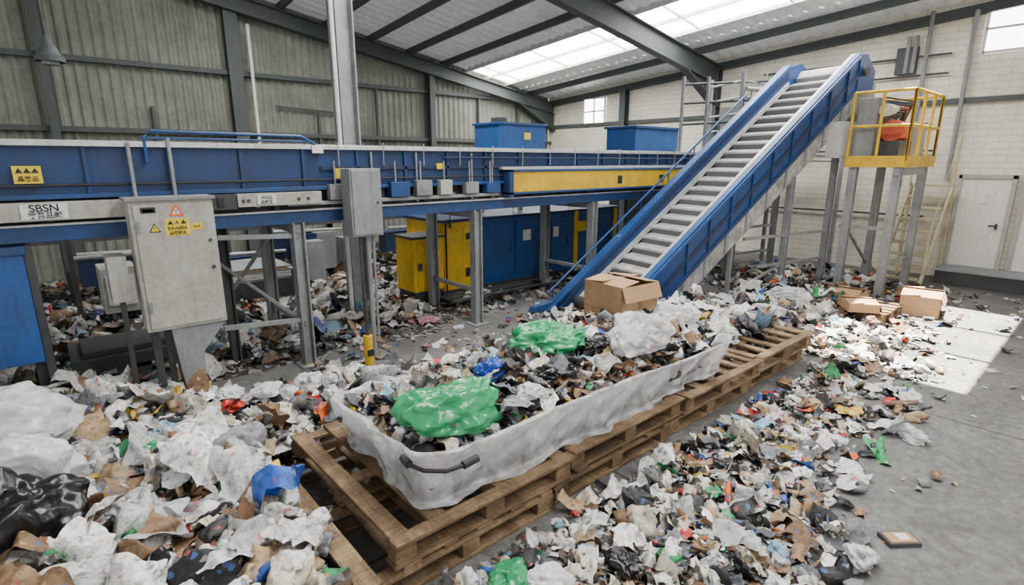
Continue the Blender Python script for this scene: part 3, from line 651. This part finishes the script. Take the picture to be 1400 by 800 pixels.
def tpl_lump(r,cuts=2,amp=.2,flat=.6):
    bm=bmesh.new(); bmesh.ops.create_cube(bm,size=1); bmesh.ops.subdivide_edges(bm,edges=bm.edges[:],cuts=cuts,use_grid_fill=True)
    bm.verts.ensure_lookup_table(); V=np.array([v.co.normalized()[:] for v in bm.verts]); F=np.array([[v.index for v in f.verts] for f in bm.faces]); bm.free()
    V*=(.45+r.uniform(-amp,amp,len(V)))[:,None]; V*=np.array([1,r.uniform(.6,1),flat]); return V,F
def tpl_crump(r,sd,cuts=5,flat=.7):
    V,F=tpl_lump(r,cuts,0,1.); V=V/.45; d=ridged(V,sd,5,3.,13,1.); V=V*(.42+.75*(d-d.mean()))[:,None]*np.array([1,r.uniform(.5,.9),flat]); return V,F
def tpl_box(r):
    V=np.array([(x,y,z) for x in (-.5,.5) for y in (-.5,.5) for z in (-.5,.5)],float); V*=np.array([1,r.uniform(.4,.9),r.uniform(.08,.4)]); V+=r.uniform(-.06,.06,V.shape)
    return V,np.array([(0,1,3,2),(4,6,7,5),(0,4,5,1),(2,3,7,6),(0,2,6,4),(1,5,7,3)])
def tpl_bottle(r):
    nn=8; pr=[(.0,-.5),(.16,-.5),(.17,-.1),(.16,.2),(.06,.38),(.06,.5),(0,.5)]; V=[];F=[]
    for (q,x) in pr:
        for j in range(nn): V.append((x,q*math.cos(2*math.pi*j/nn),q*math.sin(2*math.pi*j/nn)))
    for i in range(len(pr)-1):
        for j in range(nn): F.append((i*nn+j,i*nn+(j+1)%nn,(i+1)*nn+(j+1)%nn,(i+1)*nn+j))
    V=np.array(V)+r.uniform(-.015,.015,(len(V),3)); return V,np.array(F)
def tpl_strip(r):
    nn=8; V=[];F=[];y=0
    for i in range(nn):
        x=-.5+i/(nn-1); y+=r.uniform(-.08,.08); z=r.uniform(-.07,.07); V+=[(x,y-.06,z),(x,y+.06,z+r.uniform(-.05,.05))]
    F=[(2*i,2*i+2,2*i+3,2*i+1) for i in range(nn-1)]; return np.array(V),np.array(F)
tr=np.random.default_rng(3)
TP=[]; TWl=[]
for i in range(12): TP.append((tpl_sheet(4,tr,.15,tr.uniform(.1,.8)),1.2)); TWl.append(.9)
for i in range(10): TP.append((tpl_sheet(6,tr,.11,tr.uniform(.1,.9)),1.6)); TWl.append(1.)
for i in range(8): TP.append((tpl_film(tr,300+i*9,8),1.7)); TWl.append(1.2)
for i in range(8): TP.append((tpl_card(tr),1.3)); TWl.append(1.0)
for i in range(5): TP.append((tpl_lump(tr,2,.16,tr.uniform(.3,.6)),1.0)); TWl.append(.5)
for i in range(6): TP.append((tpl_crump(tr,500+i*9,5,tr.uniform(.3,.6)),1.4)); TWl.append(.6)
for i in range(10): TP.append((tpl_box(tr),1.0)); TWl.append(.8)
for i in range(3): TP.append((tpl_bottle(tr),1.8)); TWl.append(.4)
for i in range(6): TP.append((tpl_strip(tr),2.0)); TWl.append(1.1)
TW=np.array(TWl); TW/=TW.sum()
TPB=[(tpl_film(tr,900+i*7,19),1.15) for i in range(16)]+[(tpl_crump(tr,700+i*9,9,tr.uniform(.35,.6)),1.1) for i in range(5)]+[(tpl_card(tr),.9) for i in range(3)]; TWB=np.ones(24)/24
TPC=[(tpl_card(tr),1.) for i in range(8)]+[(tpl_box(tr),.9) for i in range(5)]; TWC=np.ones(13)/13
PAL=[((.84,.84,.82),.25),((.58,.60,.61),.13),((.68,.62,.50),.08),((.24,.25,.27),.10),((.016,.016,.018),.16),((.30,.175,.085),.09),((.46,.32,.18),.07),((.60,.02,.02),.018),((.02,.10,.46),.020),((.25,.48,.64),.02),((.03,.33,.11),.012),((.80,.55,.05),.009),((.70,.25,.38),.008),((.75,.14,.02),.012),((.09,.06,.04),.06),((.10,.11,.12),.06)]
PC=np.array([p[0] for p in PAL]); PW=np.array([p[1] for p in PAL]); PW/=PW.sum()
PWB=np.array([.42,.22,.07,.06,.09,.04,.04,.008,.012,.03,.012,.004,.005,.004,0,.02]); PWB/=PWB.sum()
PWC=np.zeros(16); PWC[[5,6,2,0,11,7,8]]=[.35,.35,.1,.1,.03,.04,.03]; PWC/=PWC.sum()
def scatter(P,size,tilt=.9,bright=1.,seed=0,pw=None,T=None,W_=None):
    T=T or TP; W_=TW if W_ is None else W_
    r=np.random.default_rng(seed); n=len(P); k=r.choice(len(T),n,p=W_); ci=r.choice(len(PC),n,p=PW if pw is None else pw)
    col=PC[ci]*r.uniform(.68,1.1,(n,1)); 
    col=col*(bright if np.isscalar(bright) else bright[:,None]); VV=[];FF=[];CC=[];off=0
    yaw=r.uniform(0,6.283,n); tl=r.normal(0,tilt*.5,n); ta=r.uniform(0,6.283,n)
    for i,((V,F),sc) in enumerate(T):
        idx=np.where(k==i)[0]
        if len(idx)==0: continue
        s=(size[idx]*sc)[:,None,None]; W=V[None]*s*r.uniform(.7,1.3,(len(idx),1,3))
        c,s2=np.cos(yaw[idx])[:,None],np.sin(yaw[idx])[:,None]
        x=W[:,:,0]*c-W[:,:,1]*s2; y=W[:,:,0]*s2+W[:,:,1]*c; z=W[:,:,2]
        ca,sa=np.cos(ta[idx])[:,None],np.sin(ta[idx])[:,None]; ct,stt=np.cos(tl[idx])[:,None],np.sin(tl[idx])[:,None]
        u=x*ca+y*sa; v=-x*sa+y*ca; u2=u*ct-z*stt; z2=u*stt+z*ct
        x=u2*ca-v*sa; y=u2*sa+v*ca
        Q=np.stack([x,y,z2],2)+P[idx][:,None,:]
        mz=Q[:,:,2].min(1); lift=np.maximum(0,(P[idx,2]-.02)-mz)*.7; Q[:,:,2]+=lift[:,None]; Q[:,:,2]=np.maximum(Q[:,:,2],.002)
        m_=len(idx); nv=V.shape[0]
        FF.append((F[None]+(np.arange(m_)*nv)[:,None,None]+off).reshape(-1,4)); VV.append(Q.reshape(-1,3)); CC.append(np.repeat(col[idx],nv,0)); off+=m_*nv
    return np.concatenate(VV),np.concatenate(FF),np.concatenate(CC)
def litterobj(name,parts,basemesh=None,parent=None):
    VV=[];FF=[];CC=[];mi=[];off=0
    if basemesh is not None:
        V,F=basemesh; VV.append(V);FF.append(F);CC.append(np.full((len(V),3),.2)); mi.append(np.ones(len(F),int)); off=len(V)
    for V,F,c in parts:
        VV.append(V);FF.append(F+off);CC.append(c);mi.append(np.zeros(len(F),int));off+=len(V)
    V=np.concatenate(VV);F=np.concatenate(FF);c=np.concatenate(CC);mi=np.concatenate(mi)
    me=bpy.data.meshes.new(name); me.vertices.add(len(V)); me.vertices.foreach_set('co',V.astype('f').ravel())
    me.loops.add(len(F)*4); me.loops.foreach_set('vertex_index',F.astype('i').ravel()); me.polygons.add(len(F)); me.polygons.foreach_set('loop_start',(np.arange(len(F))*4).astype('i'))
    me.materials.append(M['litter']); me.materials.append(M['under']); me.polygons.foreach_set('material_index',mi.astype('i'))
    me.update(calc_edges=True); me.validate()
    at=me.attributes.new('Col','FLOAT_COLOR','POINT'); at.data.foreach_set('color',np.concatenate([c,np.ones((len(c),1))],1).astype('f').ravel())
    ob=bpy.data.objects.new(name,me); C.objects.link(ob)
    if parent: ob.parent=parent
    return ob
sg=lambda x:1/(1+np.exp(-np.clip(x,-30,30)))
def lf(s,t,sd):
    r=np.random.default_rng(sd); o=0
    for i in range(8):
        k=r.uniform(1.5,7); a=r.uniform(0,6.28); o=o+np.sin(k*(s*np.cos(a)+t*np.sin(a))+r.uniform(0,6.28))
    return o/8
def zoneA(s,t): return sg((.88-s)/.05)*sg((t-.8)/.2)*sg((6.1-t)/.25)
def zoneA2(s,t): return sg((2.3-s)/.3)*sg((t-3.95)/.06)*sg((5.25-t)/.15)*sg((s-.8)/.1)
def zoneB(s,t): return sg((t-6.6)/.25)*sg((11-s)/.5)*sg((s+3)/.5)*(1-.8*sg((s-4.2)/.3)*sg((8.8-t)/.3))
def t0(s): return 1.28-.42*np.exp(-((s-3.0)/.7)**2)+.06*np.sin(s*3.1)
def zoneC(s,t): return sg((t-t0(s))/.12)*sg((2.10-t)/.03)*sg((s-1.45)/.1)*sg((6.7-s)/.5)*(1-.45*sg((s-4.9)/.3))*(.75+.5*lf(s*1.6,t*1.6,14))
def cov(s,t): return sg((s-5.25)/.06)*sg((7.1-s)/.08)*sg((t-2.70-.06*np.sin(s*9))/.03)*sg((4.2-t)/.08)
def zoneD(s,t): return np.clip(np.exp(-((s-7.5)/1.0)**2-((t-3.4)/.8)**2)+.8*np.exp(-((s-9.2)/1.1)**2-((t-3.5)/.6)**2)+.25*np.exp(-((s-7.4)/.9)**2-((t-2.3)/.5)**2)+.5*np.exp(-((s-6.3)/.8)**2-((t-4.6)/.7)**2)+.5*np.exp(-((s-11)/1.2)**2-((t-4)/1.2)**2)+.7*cov(s,t),0,1)
def pm(s,t): return 1-(((s>.86)&(s<6.85)&(t>2.15)&(t<3.88)&(cov(s,t)<.5))|((np.abs(s-3.48)<.27)&(np.abs(t-7.6)<.27)))*1.
def H(s,t):
    n=.8+.9*lf(s,t,5)
    h=pm(s,t)*(.24*zoneA(s,t)*n+.12*zoneA2(s,t)*n+.12*zoneB(s,t)*n+.045*zoneC(s,t)*n+.30*zoneD(s,t)*n)
    return np.maximum(h,(.35+.05*lf(s,t,8))*cov(s,t))
def samp(x0,x1,y0,y1,dens,fn,seed):
    r=np.random.default_rng(seed); n=int((x1-x0)*(y1-y0)*dens); s=r.uniform(x0,x1,n); t=r.uniform(y0,y1,n); w=fn(s,t)*pm(s,t)
    k=r.uniform(0,1,n)<w; s=s[k];t=t[k]; z=H(s,t)+r.uniform(-.02,.06,len(s))*np.clip(H(s,t)*12,0,1)+.006
    return np.stack([s,t,z],1)
def sizes(n,med,sd,lo,hi,seed): return np.clip(np.random.default_rng(seed).lognormal(math.log(med),sd,n),lo,hi)
gx=np.arange(-4,12.5,.06); gy=np.arange(.4,12.6,.06); GX,GY=np.meshgrid(gx,gy,indexing='ij'); h=H(GX,GY)+.03*lf(GX*6,GY*6,9)*np.clip(H(GX,GY)*15,0,1)-.012
GV=np.stack([GX.ravel(),GY.ravel(),h.ravel()],1); ny=len(gy); I=np.arange(len(gx)-1)[:,None]*ny+np.arange(ny-1)[None]
GF=np.stack([I,I+ny,I+ny+1,I+1],2).reshape(-1,4); keep=h.ravel()[GF].max(1)>.003; GF=GF[keep]
parts=[]
P=samp(-3.6,1.1,1.2,6.6,820,zoneA,21); parts.append(scatter(P,sizes(len(P),.054,.62,.015,.18,1),1.1,1.,31))
P=samp(-3.6,1.1,1.2,6.6,78,zoneA,121); P[:,2]+=.04; parts.append(scatter(P,sizes(len(P),.21,.35,.10,.38,11),.8,1.08,131,PWB,TPB,TWB))
P=samp(-3.6,1.1,1.2,6.6,22,zoneA,221); P[:,2]+=.05; parts.append(scatter(P,sizes(len(P),.19,.3,.10,.30,41),.7,1.,231,PWC,TPC,TWC))
P=samp(.7,3.0,3.9,5.6,540,zoneA2,22); parts.append(scatter(P,sizes(len(P),.050,.55,.02,.18,2),1.,.95,32))
P=samp(.7,3.0,3.9,5.6,40,zoneA2,122); P[:,2]+=.02; parts.append(scatter(P,sizes(len(P),.18,.3,.09,.3,12),.7,1.05,132,PWB,TPB,TWB))
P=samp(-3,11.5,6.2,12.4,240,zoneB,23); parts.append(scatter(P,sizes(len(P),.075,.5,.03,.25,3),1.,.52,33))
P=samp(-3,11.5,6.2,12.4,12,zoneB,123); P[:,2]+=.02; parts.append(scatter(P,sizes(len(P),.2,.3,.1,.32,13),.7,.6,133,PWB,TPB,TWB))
P=samp(1.1,9.0,.6,2.3,1050,zoneC,24); parts.append(scatter(P,sizes(len(P),.042,.58,.012,.14,4),1.,1.,34))
P=samp(1.1,9.0,.6,2.3,50,zoneC,124); P[:,2]+=.01; parts.append(scatter(P,sizes(len(P),.13,.35,.06,.22,14),.7,1.05,134,PWB,TPB,TWB))
P=samp(1.1,9.0,.6,2.3,14,zoneC,224); P[:,2]+=.02; parts.append(scatter(P,sizes(len(P),.12,.3,.06,.2,44),.6,1.,234,PWC,TPC,TWC))
P=samp(5.,12.6,1.1,6.0,560,zoneD,25); parts.append(scatter(P,sizes(len(P),.055,.55,.02,.22,5),1.,.85,35))
P=samp(5.,12.6,1.1,6.0,28,zoneD,125); P[:,2]+=.02; parts.append(scatter(P,sizes(len(P),.18,.35,.09,.32,15),.7,1.,135,PWB,TPB,TWB))
sp=lambda s,t: .10+.45*np.exp(-((t-t0(s)+.05)/.20)**2)*sg((8-s)/.6)
P=samp(1.2,12,-.6,6.2,24,sp,26); parts.append(scatter(P,sizes(len(P),.034,.55,.012,.12,6),.4,1.,36))
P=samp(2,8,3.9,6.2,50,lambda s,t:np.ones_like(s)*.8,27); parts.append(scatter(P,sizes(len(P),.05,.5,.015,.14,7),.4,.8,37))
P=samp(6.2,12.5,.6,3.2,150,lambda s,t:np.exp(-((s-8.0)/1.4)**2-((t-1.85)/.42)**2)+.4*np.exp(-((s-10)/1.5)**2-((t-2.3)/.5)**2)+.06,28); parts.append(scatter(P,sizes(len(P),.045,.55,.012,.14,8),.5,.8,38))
litterobj('litter_heap',parts,(GV,GF))

# tray contents
def HT(s,t):
    u=np.clip(1-np.abs((s-3.12)/1.66)**4,0,1)*np.clip(1-np.abs((t-3.0)/.62)**4,0,1)
    return .48+.23*u+.08*lf(s,t,17)*u+.07*np.exp(-((s-3.9)/.7)**2)*u
gx=np.arange(1.45,4.82,.05); gy=np.arange(2.38,3.64,.05); GX,GY=np.meshgrid(gx,gy,indexing='ij'); GV=np.stack([GX.ravel(),GY.ravel(),HT(GX,GY).ravel()-.02],1); ny=len(gy); I=np.arange(len(gx)-1)[:,None]*ny+np.arange(ny-1)[None]
GF=np.stack([I,I+ny,I+ny+1,I+1],2).reshape(-1,4)
r=np.random.default_rng(77); n=4200; s=r.uniform(1.50,4.74,n); t=r.uniform(2.42,3.60,n); P=np.stack([s,t,HT(s,t)+r.uniform(-.01,.06,n)],1)
pw=PW.copy(); pw[0]*=.8; pw[4]*=2.0; pw[5]*=1.5; pw[14]*=2; pw/=pw.sum()
k_=r.choice(n,80,replace=False); P2=P[k_].copy(); P2[:,2]+=.03; P2=P2[(P2[:,0]>1.7)&(P2[:,0]<4.6)&(P2[:,1]>2.5)&(P2[:,1]<3.5)]
litterobj('mixed_waste_in_tray',[scatter(P,sizes(n,.052,.5,.018,.15,9),1.1,1.,39,pw),scatter(P2,sizes(len(P2),.16,.3,.08,.26,19),.8,1.05,139,PWB,TPB,TWB)],(GV,GF))
blob('green_plastic_bag',(1.82,2.70,.74),(.41,.29,.20),101,'filmg',.62,rot=.1,fine=.14)
blob('green_plastic_bag.001',(2.98,2.98,.85),(.38,.28,.19),102,'filmg',.62,rot=-.5,fine=.16)
blob('blue_plastic_bag',(2.28,2.90,.80),(.16,.14,.13),103,'filmb',.6,fine=.15)
blob('pale_blue_plastic_film',(2.5,3.2,.77),(.19,.13,.10),104,'filmlb',.6)
blob('clear_plastic_sheet',(3.75,2.62,.85),(.50,.30,.22),105,'film',.7,rot=.2)
blob('clear_plastic_sheet.001',(4.45,2.78,.81),(.38,.30,.20),106,'film',.7)
blob('white_plastic_bag',(2.4,2.55,.72),(.15,.11,.09),107,'filmw',.7)
blob('black_plastic_bag',(2.75,2.66,.76),(.26,.16,.10),108,'filmk',.8)
blob('black_plastic_bag.001',(3.3,2.74,.82),(.2,.14,.10),109,'filmk',.8)
def carton(name,c,sx,sy,sz,rz,flaps=True,op=True):
    b=MB(); T=Matrix.Translation(c)@Matrix.Rotation(rz,4,'Z'); t=.008; X,Y=sx/2,sy/2
    b.box(-X,X,-Y,-Y+t,0,sz,'card',T); b.box(-X,X,Y-t,Y,0,sz,'card',T); b.box(-X,-X+t,-Y,Y,0,sz,'card',T); b.box(X-t,X,-Y,Y,0,sz,'card',T); b.box(-X,X,-Y,Y,0,t,'cardin',T)
    if flaps:
        def flap(p0,p1,out,ln,ang):
            p0=Vector(p0);p1=Vector(p1);o=Vector(out); d=o*math.cos(ang)*ln+Vector((0,0,math.sin(ang)*ln)); nn=Vector((0,0,t))
            vs=[T@q for q in (p0,p1,p1+d,p0+d,p0+nn,p1+nn,p1+d+nn,p0+d+nn)]
            b.add(vs,[(0,1,2,3),(4,7,6,5),(0,4,5,1),(1,5,6,2),(2,6,7,3),(3,7,4,0)],'card')
        flap((-X,Y,sz),(X,Y,sz),(0,-1,0),sy*.5,.10); flap((-X,-Y,sz),(X,-Y,sz),(0,-1,0),sy*.3,-1.2); flap((X,-Y,sz),(X,Y,sz),(-1,0,0),sx*.4,.18); flap((-X,-Y,sz),(-X,Y,sz),(1,0,0),sx*.45,.15)
    b.box(-.025,.025,-Y-.002,-Y,0,sz*.9,'cardin',T); b.box(-X-.002,-X,-Y,Y,sz*.45,sz*.47,'cardin',T)
    return b.build(name,.002)
carton('cardboard_box',(4.08,3.12,.76),.50,.48,.43,-.08)
carton('cardboard_box.001',(3.66,2.98,.68),.16,.2,.2,.2,False)
carton('cardboard_box.002',(10.2,2.0,.0),.75,.5,.3,.15)
carton('cardboard_box.003',(8.95,2.5,.17),.5,.4,.12,.6)
carton('cardboard_box.004',(9.7,2.9,.0),.6,.45,.25,.1)
blob('white_rubbish_bag',(-.48,4.95,.46),(.50,.44,.36),201,'filmw',.7,fine=.18)
blob('white_rubbish_bag.001',(-.45,4.28,.45),(.44,.38,.36),202,'filmw',.7,fine=.18)
blob('black_rubbish_bag',(-.42,3.75,.34),(.46,.40,.36),203,'filmk',.75,fine=.12)
k=0
for (x,y,s,mt) in ((-.3,5.8,.16,'filmw'),(.45,5.4,.13,'filmw'),(.3,4.35,.13,'filmg'),(.95,4.75,.10,'filmr'),(1.0,5.0,.12,'filmw'),(.6,3.75,.11,'film'),(.1,3.7,.13,'filmw'),(1.3,4.9,.11,'filmw'),(.55,3.3,.12,'filmw'),(.0,4.6,.16,'film'),(.25,3.3,.15,'film'),(.75,4.2,.13,'filmw')):
    blob('crumpled_film'+('' if k==0 else '.%03d'%k),(x,y,.26+s*.2),(s*1.5,s*1.1,s*.65),300+k,mt,.9,5,rot=k); k+=1
for (x,y,s,mt) in ((1.75,1.75,.11,'filmw'),(1.62,1.9,.12,'filmg'),(2.2,1.55,.09,'filmk'),(3.6,1.7,.08,'filmk'),(6.0,3.1,.2,'film'),(7.0,3.0,.2,'film'),(8.2,3.3,.22,'film')):
    blob('crumpled_film.%03d'%k,(x,y,.07+s*.3+(.25 if x>5.9 else 0)),(s*1.4,s,s*.6),300+k,mt,.9,5,rot=k); k+=1
blob('crumpled_film.%03d'%k,(5.3,.92,.045),(.16,.11,.08),390,'film',.8,5,rot=1); k+=1
b=MB(); T=Matrix.Translation((3.72,.62,.012))@Matrix.Rotation(.9,4,'Z')
b.box(-.06,.06,-.10,.10,-.01,.018,'dgrey',T); b.box(-.048,.048,-.085,.085,.018,.022,'card',T); b.box(-.03,.03,-.05,.02,.022,.025,'stW',T); b.build('crushed_packet')

# ------------------------------------------------------------------ light, world, camera
w=bpy.data.worlds.new('world'); bpy.context.scene.world=w; w.use_nodes=True; bg=w.node_tree.nodes['Background']
bg.inputs[0].default_value=(1.,.985,.96,1); bg.inputs[1].default_value=1.3
sl=bpy.data.lights.new('sun','SUN'); sl.energy=75; sl.angle=math.radians(.6); sl.color=(1,.93,.82)
so=bpy.data.objects.new('sun',sl); C.objects.link(so); d=Vector((-1.5,-.45,-5.7)); so.rotation_euler=d.to_track_quat('-Z','Y').to_euler(); so.location=(12,3,12)
cam=bpy.data.cameras.new('camera'); cam.lens=36*740/1400; cam.sensor_width=36; co=bpy.data.objects.new('camera',cam); C.objects.link(co)
co.location=(0,0,2.3); co.rotation_euler=(math.radians(90-13.67),0,math.radians(-40.9)); cam.clip_start=.05
bpy.context.scene.camera=co
